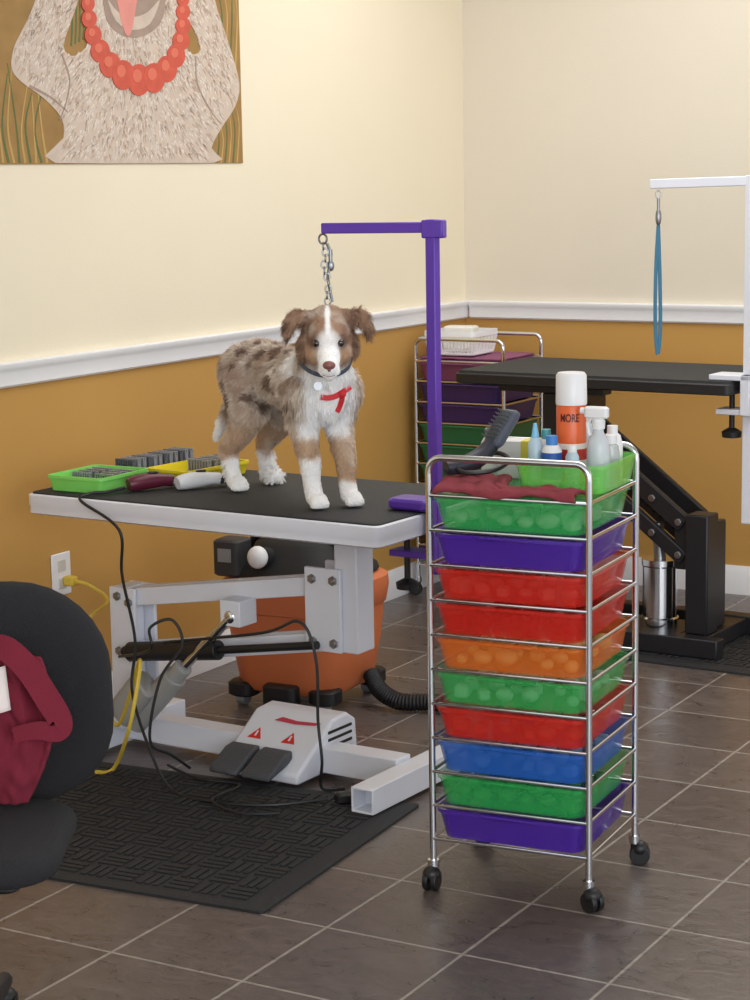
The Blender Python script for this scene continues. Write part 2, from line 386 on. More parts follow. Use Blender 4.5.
def on_slope(a, s_, mbpoly, nm, mt, d=.0012):
    Mx = Matrix((V((1, 0, 0)), sn, nn)).transposed().to_4x4(); Mx.translation = L_(a, .185, .055) + sn*s_
    MB().prism(mbpoly, -.002, d, Mx).build(nm, mt, cb, 0, False)
for a in (.558, .668): on_slope(a, .085, [(-.022, -.014), (.022, -.014), (0, .024)], 'warning_triangle', M_red); on_slope(a, .085, [(-.003, -.006), (.003, -.006), (.002, .012), (-.002, .012)], 'warning_mark', M_white, .002)
on_slope(.655, .15, [(-.07, -.008), (.0, -.012), (.06, -.006), (.075, .004), (.0, .0), (-.05, .006)], 'logo_stripe', M_logo)
# ------------------------------------------------------------------ purple leash stand
pp = TP(TL+.018, .235, 0)
ga = thing('leash_stand', 'purple leash post and arm clamped to the white table edge', 'leash stand', V((pp.x, pp.y, .60)), TR)
tip = V((-.118, 4.985, 1.452))
td = Matrix.Rotation(-TR, 3, 'Z') @ (tip - V((pp.x, pp.y, .60)))
MB().bb(-.0135, .0135, -.0135, .0135, 0, .872).build('post', M_purple, ga, .003)
MB().beam((0, 0, .853), td, .024, .026).build('arm', M_purple, ga, .003)
d_ = V((td.x, td.y, 0)).normalized()
MB().beam(V((0, 0, .849))-d_*.032, V((0, 0, .849))+d_*.024, .032, .044).build('corner_joint', M_purple, ga, .004)
cl = MB(); cl.rbox((-.06, 0, .174), (.12, .085, .028), .02); cl.bb(-.012, .012, -.03, .03, .04, .186); cl.bb(-.12, 0, -.03, .03, .04, .056); cl.build('clamp', M_purple, ga, .003)
MB().cyl((-.085, 0, -.03), (-.085, 0, .085), .008).lathe([(0, -.05), (.028, -.045), (.03, -.03), (.012, -.02), (0, -.02)], (-.085, 0, 0)).build('clamp_knob', M_black, ga)
MB().tube([V((td.x, td.y, .826))+V((.012*math.cos(a), 0, .012*math.sin(a))) for a in [2*math.pi*k/16 for k in range(16)]], .0028, 8, True).build('hook_ring', M_steel, ga)
def chain(top, bot, n):
    mb = MB(); top, bot = V(top), V(bot)
    for k in range(n):
        c = top.lerp(bot, (k+.5)/n); c.x += .004*math.sin(k*1.3); hl = (top-bot).length/n*.62; r_ = .0075; pts = []
        for i in range(14):
            a = 2*math.pi*i/14; u = r_*math.cos(a); w = hl*math.sin(a)
            pts.append(c + (V((u, 0, w)) if k % 2 else V((0, u, w))))
        mb.tube(pts, .0022, 6, True)
    return mb
ct = V((tip.x, tip.y, 1.416)); cbm = V((-.100, 4.965, 1.205))
ch = tag(chain(ct, cbm, 14).build('chain_leash', M_steel), 'steel chain leash hanging from the purple arm to the puppy', 'leash')
clp = MB().cyl((ct.x+.018, ct.y, 1.40), (ct.x+.018, ct.y, 1.37), .005).ell((ct.x+.018, ct.y, 1.36), (.009, .005, .014)); clp.tube([V((ct.x+.010, ct.y, 1.415)), V((ct.x+.02, ct.y, 1.39)), V((ct.x+.010, ct.y, 1.33)), V((ct.x+.020, ct.y, 1.27))], .004)
clp.build('snap_clip', M_steel, ch)
# ------------------------------------------------------------------ puppy
DO = V((-.212, 5.130, TH+.0018)); DA = math.atan2(-.845, .534)
dog = thing('puppy', 'merle shepherd puppy standing on the white grooming table facing forward', 'dog', DO, DA)
HC = V((.275, -.05, .432)); hf = V((.845, -.50, -.16)).normalized(); hr = hf.cross(V((0, 0, 1))).normalized(); hu = hr.cross(hf)
HS = 1.06
def HP(f, l, u): return HC + (hf*f - hr*l + hu*u)*HS
d = MB()
body = [(-.175, 0, .324, .073), (-.10, 0, .320, .070), (.0, 0, .308, .075), (.10, 0, .300, .087), (.16, 0, .297, .080)]
for a, b in zip(body, body[1:]): d.cap(a[:3], b[:3], a[3], b[3], 18)
d.cap((.175, 0, .272), (.19, 0, .33), .056, .060)
d.cap((.14, 0, .335), (.225, -.022, .395), .072, .060); d.cap((.225, -.022, .395), HP(-.03, 0, -.01), .060, .054)
d.cap(HP(-.02, 0, .012), HP(.025, 0, .006), .062, .053)
for s in (1, -1):
    d.cap(HP(.0, s*.034, -.018), HP(.035, s*.024, -.026), .039, .029)
    d.cap(HP(.033, s*.025, .018), HP(.042, s*.021, .014), .025, .020)
    d.cap(HP(-.014, s*.044, .042), HP(-.008, s*.074, .048), .021, .018); d.cap(HP(-.008, s*.074, .048), HP(.010, s*.090, .028), .018, .014); d.cap(HP(.010, s*.090, .028), HP(.024, s*.091, .008), .013, .008)
d.cap(HP(.045, 0, -.018), HP(.100, 0, -.044), .033, .021); d.cap(HP(.045, 0, -.044), HP(.090, 0, -.064), .026, .0155)
for s in (1, -1): d.ell(HP(.090, s*.010, -.053), .0165)
def leg(pts):
    for a, b in zip(pts, pts[1:]): d.cap(a[:3], b[:3], a[3], b[3], 12)
def paw(x, y, rot):
    d.ell((x, y, .021), (.032, .0255, .0195), (0, 0, rot))
    for k in (-1.5, -.5, .5, 1.5):
        a = R(rot); ox, oy = .025-.003*abs(k), k*.0112
        d.ell((x+ox*math.cos(a)-oy*math.sin(a), y+ox*math.sin(a)+oy*math.cos(a), .0125), (.0125, .0085, .012), (0, 0, rot))
FR = [(.155, -.047, .285, .056), (.138, -.048, .205, .038), (.172, -.047, .105, .0255), (.176, -.047, .06, .0225), (.188, -.046, .025, .0225)]
FLg = [(.165, .047, .285, .056), (.155, .047, .205, .038), (.194, .044, .105, .0255), (.198, .043, .06, .0225), (.210, .042, .025, .0225)]
HRg = [(-.165, -.042, .315, .072), (-.112, -.062, .215, .050), (-.150, -.068, .16, .035), (-.212, -.071, .108, .0235), (-.203, -.070, .06, .020), (-.190, -.069, .025, .021)]
HLg = [(-.175, .042, .315, .072), (-.142, .062, .215, .050), (-.195, .068, .16, .035), (-.272, .070, .108, .0235), (-.265, .070, .06, .020), (-.254, .07, .025, .021)]
for q in (FR, FLg, HRg, HLg): leg(q)
paw(.200, -.046, -14); paw(.222, .042, -10); paw(-.176, -.069, -8); paw(-.240, .07, 0)
leg([(-.215, 0, .35, .026), (-.250, -.01, .30, .022), (-.268, -.03, .23, .018), (-.284, -.050, .175, .016), (-.302, -.060, .130, .010)])
dm = remesh(d, .005, 5, .5)
def sst(a, b, x):
    t_ = max(0, min(1, (x-a)/(b-a))); return t_*t_*(3-2*t_)
def mixc(a, b, t_): return [a[i]+(b[i]-a[i])*t_ for i in range(3)]
C_GR, C_LT, C_BR, C_DK, C_TAN, C_WH = [lin(c) for c in ((190, 173, 158), (220, 207, 193), (160, 128, 106), (104, 78, 66), (194, 158, 126), (252, 250, 249))]
C_TANL = lin((210, 182, 155)); C_EAR = lin((108, 82, 68))
def coat(p):
    n1 = noise.noise(p*17); n2 = noise.noise(p*36+V((5, 2, 1))); n3 = noise.noise(p*75)
    c = mixc(C_GR, C_LT, sst(-.2, .4, n2+.4*n3))
    c = mixc(c, C_BR, .65*sst(.1, .4, n1+.4*n2))
    c = mixc(c, C_DK, .85*sst(.26, .38, noise.noise(p*31+V((9, 9, 9)))+.2*n3)*sst(.14, .2, p.z))
    x, y, z = p
    c = mixc(c, C_TANL, .6*sst(.24, .17, z))
    c = mixc(c, C_TAN, .6*sst(.22, .13, z)*sst(-.3, .2, n1))
    front = x > .05
    zt = (.125 if y < 0 else .06) if front else .085
    c = mixc(c, C_WH, sst(zt+.012, zt-.012, z+.02*n2))
    if x < -.255 and y < .03: c = mixc(c, C_WH, sst(.21, .17, z)*sst(-.262, -.28, x))
    ch_ = sst(.07, .12, x+.02*n2)*sst(.076, .050, abs(y+.010)+.015*n2)*sst(.415, .39, z)*sst(.165, .19, z)
    c = mixc(c, C_WH, ch_)
    q = (p-HC)/HS; fu, lu, uu = q.dot(hf), -q.dot(hr), q.dot(hu)
    if fu > -.075 and uu > -.085 and q.length < .17:
        w = sst(-.075, -.04, fu)*sst(-.085, -.065, uu)
        hc = mixc(C_BR, C_GR, sst(-.2, .35, n2))
        hc = mixc(hc, C_DK, .4*sst(.018, .045, abs(lu))*sst(-.03, .01, uu))
        hc = mixc(hc, C_TAN, .6*sst(.0, -.03, uu)*sst(.0, .03, fu))
        for s in (1, -1):
            hc = mixc(hc, C_DK, .75*sst(.022, .010, math.hypot(lu-s*.028, uu-.004))*sst(.02, .04, fu))
        if abs(lu) > .052: hc = mixc(C_EAR, C_BR, sst(-.3, .5, n2+.15))
        bw = .0055 + .019*sst(.01, -.035, uu) + .0015*n2
        hc = mixc(hc, C_WH, sst(bw+.003, bw-.003, abs(lu+.001))*sst(-.03, .0, fu))
        hc = mixc(hc, C_WH, sst(.060, .074, fu)*sst(.036, .028, abs(lu))*.95)
        hc = mixc(hc, C_WH, sst(-.045, -.06, uu)*sst(.03, .06, fu))
        c = mixc(c, hc, w)
    return c
ca = dm.color_attributes.new('coat', 'FLOAT_COLOR', 'POINT')
for i, v in enumerate(dm.vertices): ca.data[i].color = coat(v.co)+[1]
def attr_mat(name, rough):
    mt = bpy.data.materials.new(name); mt.use_nodes = True; nt = mt.node_tree; b = nt.nodes['Principled BSDF']
    at = nt.nodes.new('ShaderNodeAttribute'); at.attribute_name = 'coat'
    nz = nt.nodes.new('ShaderNodeTexNoise'); nz.inputs['Scale'].default_value = 120; tc = nt.nodes.new('ShaderNodeTexCoord'); nt.links.new(tc.outputs['Object'], nz.inputs['Vector'])
    nt.links.new(at.outputs['Color'], b.inputs['Base Color'])
    bp = nt.nodes.new('ShaderNodeBump'); bp.inputs['Strength'].default_value = .4; bp.inputs['Distance'].default_value = .004; nt.links.new(nz.outputs['Fac'], bp.inputs['Height']); nt.links.new(bp.outputs[0], b.inputs['Normal'])
    b.inputs['Roughness'].default_value = rough; b.inputs['Specular IOR Level'].default_value = .2
    return mt
body_o = obj('body', dm, attr_mat('puppy_coat', .85), dog)
dm.calc_loop_triangles()
bvh = BVHTree.FromPolygons([v.co.copy() for v in dm.vertices], [tuple(p.vertices) for p in dm.polygons])
def hit(o, dr):
    h = bvh.ray_cast(V(o), V(dr).normalized()); return h[0], h[1]
EYES = []
for s in (1, -1):
    h, n = hit(HP(.3, s*.027, .003), -hf); EYES.append(h)
    MB().ell(h-hf*.0035, .0100).build('eye', mat('eye_dark_brown', (30, 20, 16), .08, coat=1), dog)
nh, n = hit(HP(.35, 0, -.036), -hf)
MB().ell(nh-hf*.003, (.010, .0155, .011), Matrix((hf, -hr, hu)).transposed()).ell(nh-hf*.002-hu*.009, (.007, .005, .007), Matrix((hf, -hr, hu)).transposed()).build('nose', mat('liver_nose', (134, 84, 78), .3), dog)
mo = []
for k in range(-4, 5):
    h, n = hit(HP(.35, k*.0035, -.0645+.003*abs(k/4)), -hf)
    if h: mo.append(h+hf*.0002)
if len(mo) > 3: MB().tube(mo, .0010, 6).build('mouth', mat('mouth_brown', (150, 120, 112), .6), dog)
def ring(c, ax, off, w, th, nm, mt, n=40):
    c = V(c); ax = V(ax).normalized(); u = ax.orthogonal().normalized(); v = ax.cross(u); pts = []; dirs = []
    for k in range(n):
        a = 2*math.pi*k/n; dr = u*math.cos(a)+v*math.sin(a); h, nn_ = hit(c+dr*.35, -dr)
        rr = (h-c).length if h else .08; pts.append(min(rr, .13)); dirs.append(dr)
    for _ in range(4): pts = [(pts[k-1]+2*pts[k]+pts[(k+1) % n])/4 for k in range(n)]
    loops = []
    for k in range(n):
        r_ = pts[k]+off; dr = dirs[k]
        loops.append([c+dr*r_-ax*w/2, c+dr*(r_+th)-ax*w/2, c+dr*(r_+th)+ax*w/2, c+dr*r_+ax*w/2])
    MB().loft(loops, closed=True).build(nm, mt, dog)
M_har = mat('red_webbing', (206, 36, 44), .6)
ring((.226, -.022, .360), (.55, -.25, .75), .004, .012, .003, 'collar', mat('blue_grey_collar', (84, 94, 110), .6))
RI = Matrix.Rotation(-DA, 3, 'Z')
camL = RI @ (CAM-DO)
def dpx(x, y, off=.006):   # point on the chest surface of the puppy
    dr = (RI @ ray(x, y)).normalized(); h, n_ = hit(camL, dr)
    return h - dr*off if h else None
view = (RI @ (-ray(335, 400))).normalized()
def strip(pts, w, nm):
    q = [dpx(p.x, p.y) for p in spline([V((a, b, 0)) for a, b in pts], 5)]
    q = [v for v in q if v]
    dep = [v.dot(view) for v in q]; q2 = []
    for i, v in enumerate(q):
        sl_ = dep[max(0, i-3):i+4]; a = sum(sl_)/len(sl_); q2.append(v + view*(max(a, dep[i]) - dep[i]))
    MB().ribbon(q2, view, w, .005).build(nm, M_har, dog)
strip([(350, 387), (343, 392), (336, 396), (328, 398), (321, 397)], .014, 'harness_strap')
strip([(343, 392), (342, 399), (340, 406), (337, 412)], .013, 'harness_strap')
kn = dpx(342, 394, .008); MB().ell(kn, (.009, .011, .010)).build('harness_buckle', M_har, dog)
tg = dpx(318, 386, .012); MB().cyl(tg-view*.001, tg+view*.003, .011).build('collar_tag', M_steel, dog)
tris = dm.loop_triangles; vs = dm.vertices; areas = []; tot = 0
for tr in tris:
    tot += tr.area; areas.append(tot)
fv, ff, fc = [], [], []
HARN = [dpx(342, 392), dpx(330, 398), dpx(340, 406)]
for _ in range(84000):
    i = bisect.bisect_left(areas, random.random()*tot); tr = tris[min(i, len(tris)-1)]
    a, b = random.random(), random.random()
    if a+b > 1: a, b = 1-a, 1-b
    p0, p1, p2 = [vs[k].co for k in tr.vertices]; p = p0+(p1-p0)*a+(p2-p0)*b; nrm = tr.normal
    if p.z < .03 and nrm.z < -.3: continue
    q = (p-HC)/HS; fu, lu, uu = q.dot(hf), -q.dot(hr), q.dot(hu)
    ishead = fu > -.05 and q.length < .16 and uu > -.085
    if min((p-e).length for e in EYES) < .0135 or (p-nh).length < .017: continue
    if ishead:
        ear = abs(lu) > .054
        ln = .019 if ear else (.003+.008*sst(.06, -.02, fu)); flow = (-hf*.8 + q.normalized()*.2) if not ear else (V((-.2, 0, -.7)) + (-hr if lu > 0 else hr)*.5); lift = .3
    else:
        if p.z < .09: ln = .005
        elif p.z < .2: ln = .010
        else: ln = .018
        if p.x > .10 and p.z > .2: ln = .022
        if p.x < -.20: ln = .018
        if p.x < -.25 and p.z < .25: ln = .011
        if min((p-h_).length for h_ in HARN) < .03: ln = .007
        flow = V((-.65, 0, -.55)) if p.x < .14 else V((-.1, 0, -.95)); lift = .36
    fl_ = flow - nrm*flow.dot(nrm)
    cn = noise.noise_vector(p*55)*.45
    dr = (fl_*1.0 + nrm*lift + cn + V((random.gauss(0, .12), random.gauss(0, .12), random.gauss(0, .12)))).normalized()
    ln *= random.uniform(.7, 1.25); sd = dr.cross(nrm)
    if sd.length < 1e-4: continue
    sd = (sd.normalized() + nrm*random.uniform(-.6, .6)).normalized(); w = .0009 if not ishead else .0007
    b0 = p - nrm*.001; b1 = p + dr*ln*.55; b2 = p + dr*ln - nrm*ln*.12 + V((0, 0, -ln*.1)); k = len(fv)
    if b2.z < .001: b2.z = .001
    fv += [b0-sd*w, b0+sd*w, b1+sd*w*.8, b1-sd*w*.8, b2]; ff += [(k, k+1, k+2, k+3), (k+3, k+2, k+4)]
    c = coat(p); br = random.uniform(.94, 1.16); c = [min(1, x*br) for x in c]+[1]; fc += [c]*5
fm = bpy.data.meshes.new('fur'); fm.from_pydata(fv, [], ff); a_ = fm.color_attributes.new('coat', 'FLOAT_COLOR', 'POINT')
a_.data.foreach_set('color', [x for c in fc for x in c])
fo = obj('fur', fm, attr_mat('puppy_fur', .7), dog); fo['kind'] = 'stuff'
# ------------------------------------------------------------------ tools on the white table
TZ = TH+.0015
M_lime = mat('lime_plastic', (140, 230, 110), .4, trans=.1); M_yel = mat('yellow_plastic', (232, 212, 40), .4)
M_maroon = mat('maroon_plastic', (96, 30, 52), .35); M_gp = mat('grey_comb_plastic', (140, 142, 148), .45)
M_cs = mat('bright_steel', (176, 178, 182), .4, .8)
def loc_tray(name, label, cat, a, b, w, dd, h, mt, rot=0):
    o = tray(w, dd, h, r=.012, fl=.006, lip=.004).build(name, mt, None, 0, True, TP(a, b, TZ), TR+R(rot)); return tag(o, label, cat)
loc_tray('comb_tray', 'shallow lime green plastic tray at the left end of the table', 'tray', .125, .155, .18, .21, .042, M_lime, 3)
loc_tray('blade_tray', 'yellow plastic tray between the lime tray and the puppy', 'tray', .258, .425, .15, .26, .036, M_yel, -4)
loc_tray('blade_rack', 'long pale grey rack holding a row of grey combs on the table', 'rack', .095, .435, .11, .31, .02, mat('pale_grey_plastic', (190, 192, 190), .45), 0)
M_dc = mat('dark_comb', (92, 94, 100), .45)
def comb(mt, base, rot, label, group, s=1.0, hh=.04):
    mb = MB(); mb.rbox((0, 0, .006), (.07*s, .016, .012), .004, e=.002)
    for j in range(8): mb.box((-.029*s+.0083*s*j, 0, .010+hh/2), (.004, .013, hh))
    mb.box((0, 0, .008+hh), (.068*s, .006, .005))
    return tag(mb.build('comb_attachment', mt, None, 0, True, base, rot), label, 'comb', group)
for k in range(12):
    comb(M_gp if k % 3 else M_dc, TP(.095, .305+.0235*k, TZ+.0042), TR, 'grey comb attachment standing in the long pale grey rack', 'combs in the long rack')
for k in range(5):
    comb(M_cs if k % 2 else M_gp, TP(.261+.003*k, .425+.026*k, TZ+.0042), TR-R(4), 'metal and grey comb standing in the yellow tray', 'combs in the yellow tray', 1.25, .034)
for r_ in range(2):
    for k in range(4):
        comb(M_cs if (k+r_) % 3 else M_gp, TP(.085+.08*r_-.002*k, .135+.030*k, TZ+.0042), TR+R(3), 'steel clipper comb packed upright in the lime green tray', 'steel combs in the green tray', .95, .026)
def clipper(name, label, a, b, rot, body_m, tip_m):
    c = thing(name, label, 'clipper', TP(a, b, TZ), rot)
    MB().tube(spline([(-.072, 0, .019), (-.05, 0, .022), (-.01, 0, .024), (.03, 0, .023), (.055, 0, .02)], 4), lambda t_: .014+.009*math.sin(min(1, t_*1.15+.12)*math.pi*.9)*.9, 14).build('handle', body_m, c)
    MB().rbox((.068, 0, .017), (.035, .036, .018), .005, e=.003).build('blade', tip_m, c)
    MB().rbox((-.0, 0, .046), (.03, .012, .006), .004, e=.002).build('switch', M_black, c)
    return c
clipper('hair_clipper', 'maroon hair clipper lying on the table with black cord', .290, .185, TR+R(64), M_maroon, M_steel)
clipper('hair_clipper', 'white and black hair clipper lying nearest the puppy hind paw', .390, .265, TR+R(66), mat('white_plastic', (225, 225, 228), .35), M_black)
def cord(name, label, pts, r, mt, n=10):
    o = MB().tube(spline(pts, n), r, 7).build(name, mt); return tag(o, label, 'cord')
cord('power_cord', 'black clipper cord hanging over the front edge of the white table', [TP(.256, .108, TZ+.014), TP(.235, .06, TZ+.007), TP(.212, .02, TZ+.007), TP(.204, -.010, .750), PY(119, 530, 5.10), PY(122, 575, 5.12), PY(135, 640, 5.14), PY(132, 690, 5.12), PY(148, 745, 5.02), P(172, 790, MATZ+.006), P(215, 802, MATZ+.006), P(270, 805, MATZ+.006), P(328, 799, MATZ+.006)], .0042, M_black)
cord('power_cord', 'thin black cable looping under the table beside the grey actuator', [TP(.36, .12, .36), PY(262, 633, 5.03), PY(300, 622, 5.0), PY(316, 660, 4.98), PY(318, 720, 4.98), PY(322, 760, 4.97), P(322, 788, MATZ+.006), P(345, 789, MATZ+.006)], .004, M_black)
cord('power_cord', 'black cable coiled on the mat left of the foot pedals', [P(168, 765, MATZ+.006), P(182, 772, MATZ+.006), P(200, 779, MATZ+.006), P(240, 785, MATZ+.006), P(212, 800, MATZ+.014), P(240, 813, MATZ+.006), P(280, 813, MATZ+.006)], .004, M_black)
cord('power_cord', 'black cable curling up around the lower lift arm', [TP(.17, .16, .29), PY(150, 650, 5.08), PY(150, 628, 5.08), PY(172, 620, 5.08), PY(182, 645, 5.08), PY(160, 680, 5.08), PY(150, 740, 5.08), PY(172, 755, 5.1), P(190, 768, MATZ+.018)], .004, M_black)
tag(MB().rbox((0, 0, .014), (.07, .035, .028), .006).build('adapter', M_black, None, 0, True, P(349, 802, MATZ), R(20)), 'small black power adapter on the mat beside the table foot', 'adapter')
op = PL(60, 574, 0)
ou = thing('wall_outlet', 'white wall outlet low on the ochre wall', 'outlet', op, 0); ou.rotation_euler = (0, 0, RA)
MB().box((.004, 0, 0), (.006, .085, .125)).build('cover_plate', M_trim, ou, .003)
for s in (1, -1): MB().box((.008, 0, s*.026), (.004, .034, .034)).build('socket', mat('socket_ivory', (210, 206, 196), .5), ou, .004)
M_ycord = mat('yellow_cord', (222, 192, 70), .5)
oq = PL(63, 580, 0)
yc = cord('extension_cord', 'yellow extension cord plugged into the wall outlet', [oq+NL*.045+V((0, 0, -.0)), oq+NL*.07+V((.02, 0, -.01)), oq+NL*.10+V((.05, -.02, -.05)), PY(86, 625, 5.33), PY(97, 680, 5.30), PY(118, 725, 5.26), PY(140, 660, 5.1), PY(130, 725, 5.04), P(114, 768, .02), P(96, 772, .02)], .0055, M_ycord)
MB().box(oq+NL*.027, (.035, .03, .028), (0, 0, -30)).build('plug', M_ycord, yc, .005)
# ------------------------------------------------------------------ rolling carts
CW, CD, PITCHZ = .365, .325, .0776
def drawer_mat(nm, col, al):
    return mat('drawer_'+nm, col, .18, var=.05, scale=7, coat=.4, alpha=al)
DM = {'green': drawer_mat('green', (52, 190, 96), .40), 'purple': drawer_mat('purple', (82, 42, 168), .72), 'red': drawer_mat('red', (226, 46, 34), .50), 'orange': drawer_mat('orange', (242, 120, 34), .42), 'blue': drawer_mat('blue', (40, 108, 206), .54)}
DD = {'green': mat('shaded_drawer_green', (40, 108, 66), .4), 'purple': mat('shaded_drawer_purple', (58, 36, 92), .4), 'pink': mat('shaded_drawer_pink', (120, 62, 96), .4)}  # far cart drawers: the corner's shade is painted into these darker colours
def rolling_cart(label, loc, rot, colours, DMs):
    c = thing('rolling_cart', label, 'cart', loc, rot)
    def q(x, y, z): return V((x-CW/2, y-CD/2, z))
    for x, y in ((0, 0), (CW, 0), (0, CD), (CW, CD)):
        w = MB(); a = random.uniform(0, 360); off = V((math.cos(R(a)), math.sin(R(a)), 0))*.012
        ax = V((-math.sin(R(a)), math.cos(R(a)), 0)); ctr = q(x, y, .0235)+off
        w.cyl(ctr-ax*.016, ctr-ax*.004, .0235); w.cyl(ctr+ax*.004, ctr+ax*.016, .0235)
        w.ell(ctr+V((0, 0, .014)), (.021, .021, .018)); w.cyl(q(x, y, .03), q(x, y, .056), .009)
        w.build('caster', M_black, c, .002)
        MB().cyl(q(x, y, .05), q(x, y, .068), .013).cyl(q(x, y, .066), q(x, y, .94), .0075, seg=14).build('post', M_chrome, c)
    for y in (0, CD):
        pts = [q(0, y, .935)] + [q(.03-.03*math.cos(a), y, .945+.03*math.sin(a)) for a in [math.pi/2*k/6 for k in range(7)]] + [q(CW-.03+.03*math.sin(a), y, .945+.03*math.cos(a)) for a in [math.pi/2*k/6 for k in range(7)]] + [q(CW, y, .935)]
        MB().tube(pts, .0075, 12).build('top_loop', M_chrome, c)
    for k in range(len(colours)):
        z = .118+PITCHZ*k
        MB().tube([q(0, -.004, z), q(CW, -.004, z), q(CW+.002, CD, z), q(0, CD+.004, z)], .0042, 8, True).build('runner', M_chrome, c)
        hh = .067
        mb = MB()
        mb.loft(tray_loops(CW-.020, CD+.006, hh, fl=.011, lip=.005, r=.03, z=z+.0045))
        mb.rbox((0, -CD/2-.004, z+.0045+hh-.004), (.13, .02, .006), .009, e=.002)
        for v in mb.bm.verts: v.co.y -= .004
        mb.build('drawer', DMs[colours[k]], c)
    z = .118+PITCHZ*len(colours)
    MB().tube([q(0, -.004, z-.002), q(CW, -.004, z-.002), q(CW, CD, z-.002), q(0, CD, z-.002)], .0042, 8, True).build('runner', M_chrome, c)
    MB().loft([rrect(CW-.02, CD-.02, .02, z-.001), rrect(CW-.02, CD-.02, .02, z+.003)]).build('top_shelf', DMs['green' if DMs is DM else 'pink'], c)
    return c, z+.003
KFL = V((.117, 4.286, 0)); KR = R(-25); K1 = V((math.cos(KR), math.sin(KR), 0)); K2 = V((-K1.y, K1.x, 0))
def KP(a, b, z): return KFL + K1*a + K2*b + V((0, 0, z))
cart, KZ = rolling_cart('chrome rolling cart with ten rainbow coloured drawers in the foreground', KP(CW/2, CD/2, 0), KR, ['purple', 'green', 'blue', 'red', 'green', 'orange', 'red', 'red', 'purple', 'green'], DM)
C2L = V((.40, 7.52, 0))
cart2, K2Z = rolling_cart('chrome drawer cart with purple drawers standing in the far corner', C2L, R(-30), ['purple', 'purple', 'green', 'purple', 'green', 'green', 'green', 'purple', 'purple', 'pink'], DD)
KZ += .0008
# loose supplies showing through the translucent drawers
for tier, lab, col in ((9, 'the top green drawer', (226, 244, 214)), (7, 'the upper red drawer', (240, 150, 130)), (6, 'the red drawer above the orange one', (170, 40, 36)), (5, 'the orange drawer', (254, 236, 150)), (4, 'the green drawer under the orange one', (200, 238, 200)), (3, 'the red drawer above the blue one', (220, 110, 96)), (2, 'the blue drawer', (150, 190, 236)), (1, 'the green drawer under the blue one', (90, 150, 100))):
    zb = .118+PITCHZ*tier+.0085; mb = MB()
    for i in range(6):
        for j in range(4):
            if random.random() < .16: continue
            a = .056+.0505*i+random.uniform(-.006, .006); b = .048+.074*j+random.uniform(-.010, .010)
            s_ = random.uniform(.013, .024); c = V((a-CW/2, b-CD/2, zb))
            if random.random() < .6: mb.ell(c+V((0, 0, s_*.8)), (s_*random.uniform(.8, 1.2), s_*1.1, s_*.8), (0, 0, random.uniform(0, 90)), seg=10, rings=7)
            else: mb.rbox(c+V((0, 0, s_*.75)), (s_*1.6, s_*2, s_*1.5), .007, (0, 0, random.uniform(0, 90)), e=.005)
    o = mb.build('grooming_supplies', mat('supplies_%d' % tier, col, .6, var=.25, scale=25), None, 0, True, KP(CW/2, CD/2-.004, 0), KR)
    o['kind'] = 'stuff'; tag(o, 'loose small grooming supplies inside ' + lab + ' of the rainbow cart', 'supplies')
M_towel = mat('dusty_red_towel', (146, 58, 68), .95, bump=.6, bscale=400)
def cloth_grid(fn, nx, ny, th, name, mt, parent=None, offs=1):
    bm = bmesh.new(); g = [[bm.verts.new(fn(i/(nx-1), j/(ny-1))) for j in range(ny)] for i in range(nx)]
    for i in range(nx-1):
        for j in range(ny-1): bm.faces.new((g[i][j], g[i+1][j], g[i+1][j+1], g[i][j+1]))
    me = bpy.data.meshes.new(name); bm.to_mesh(me); bm.free()
    o = obj(name, me, mt, parent); s = o.modifiers.new('s', 'SOLIDIFY'); s.thickness = th; s.offset = offs
    return o
def tw(u, v):
    a = .012+.325*u*(1-.02*math.sin(v*7)); dep = .072 + .13*sst(.46, .30, u)
    b = -.004+dep*v + .003*math.sin(u*11)
    z = KZ+.003+.016*abs(noise.noise(V((u*6, v*4, .3))))*sst(0, .3, v) + .010*sst(.5, .2, u)*math.sin(v*math.pi) + .003*abs(math.sin(u*21+v*5))
    if b < .0: z -= (.0-b)*1.6
    return KP(a, b, z)
tag(cloth_grid(tw, 54, 30, .007, 'towel', M_towel), 'crumpled dusty red towel along the front of the rainbow cart top', 'towel')
BA_, BB_ = .268, .200
bin_ = tray(.205, .23, .062, r=.02, fl=.008, lip=.004, t=.003).build('storage_bin', mat('green_clear_bin', (130, 226, 100), .2, alpha=.5, coat=.4), None, 0, True, KP(BA_, BB_, KZ), KR)
tag(bin_, 'translucent light green bin holding bottles on the cart top', 'bin')
BZ = KZ+.0038
def bottle(name, label, cat, a, b, parts, rot=0, zz=None):
    t_ = thing(name, label, cat, KP(a, b, BZ if zz is None else zz), KR+rot)
    for nm, prof_, mt in parts: MB().lathe(prof_, seg=24).build(nm, mt, t_)
    return t_
M_can = mat('orange_can_print', (226, 100, 46), .35, var=.04); M_wp = mat('white_bottle_plastic', (238, 238, 240), .35, trans=.05)
can = bottle('spray_can', 'tall aerosol can with white cap and orange label', 'spray can', .258, .195, [
    ('can_body', [(0, 0), (.030, .001), (.033, .006), (.033, .172), (.031, .176), (0, .176)], M_can),
    ('label_band', [(.0331, .03), (.0336, .03), (.0336, .092), (.0331, .092)], mat('white_label', (240, 232, 222), .4)),
    ('label_band', [(.0337, .056), (.0341, .056), (.0341, .080), (.0337, .080)], mat('red_label', (196, 52, 40), .4)),
    ('cap', [(.0, .176), (.034, .176), (.0345, .181), (.0335, .240), (.029, .246), (.0, .246)], M_wp)])
tm = text_mesh('MORE', .0225)
cdir = math.atan2(-(KP(.258, .195, 0)).y, -(KP(.258, .195, 0)).x) - KR
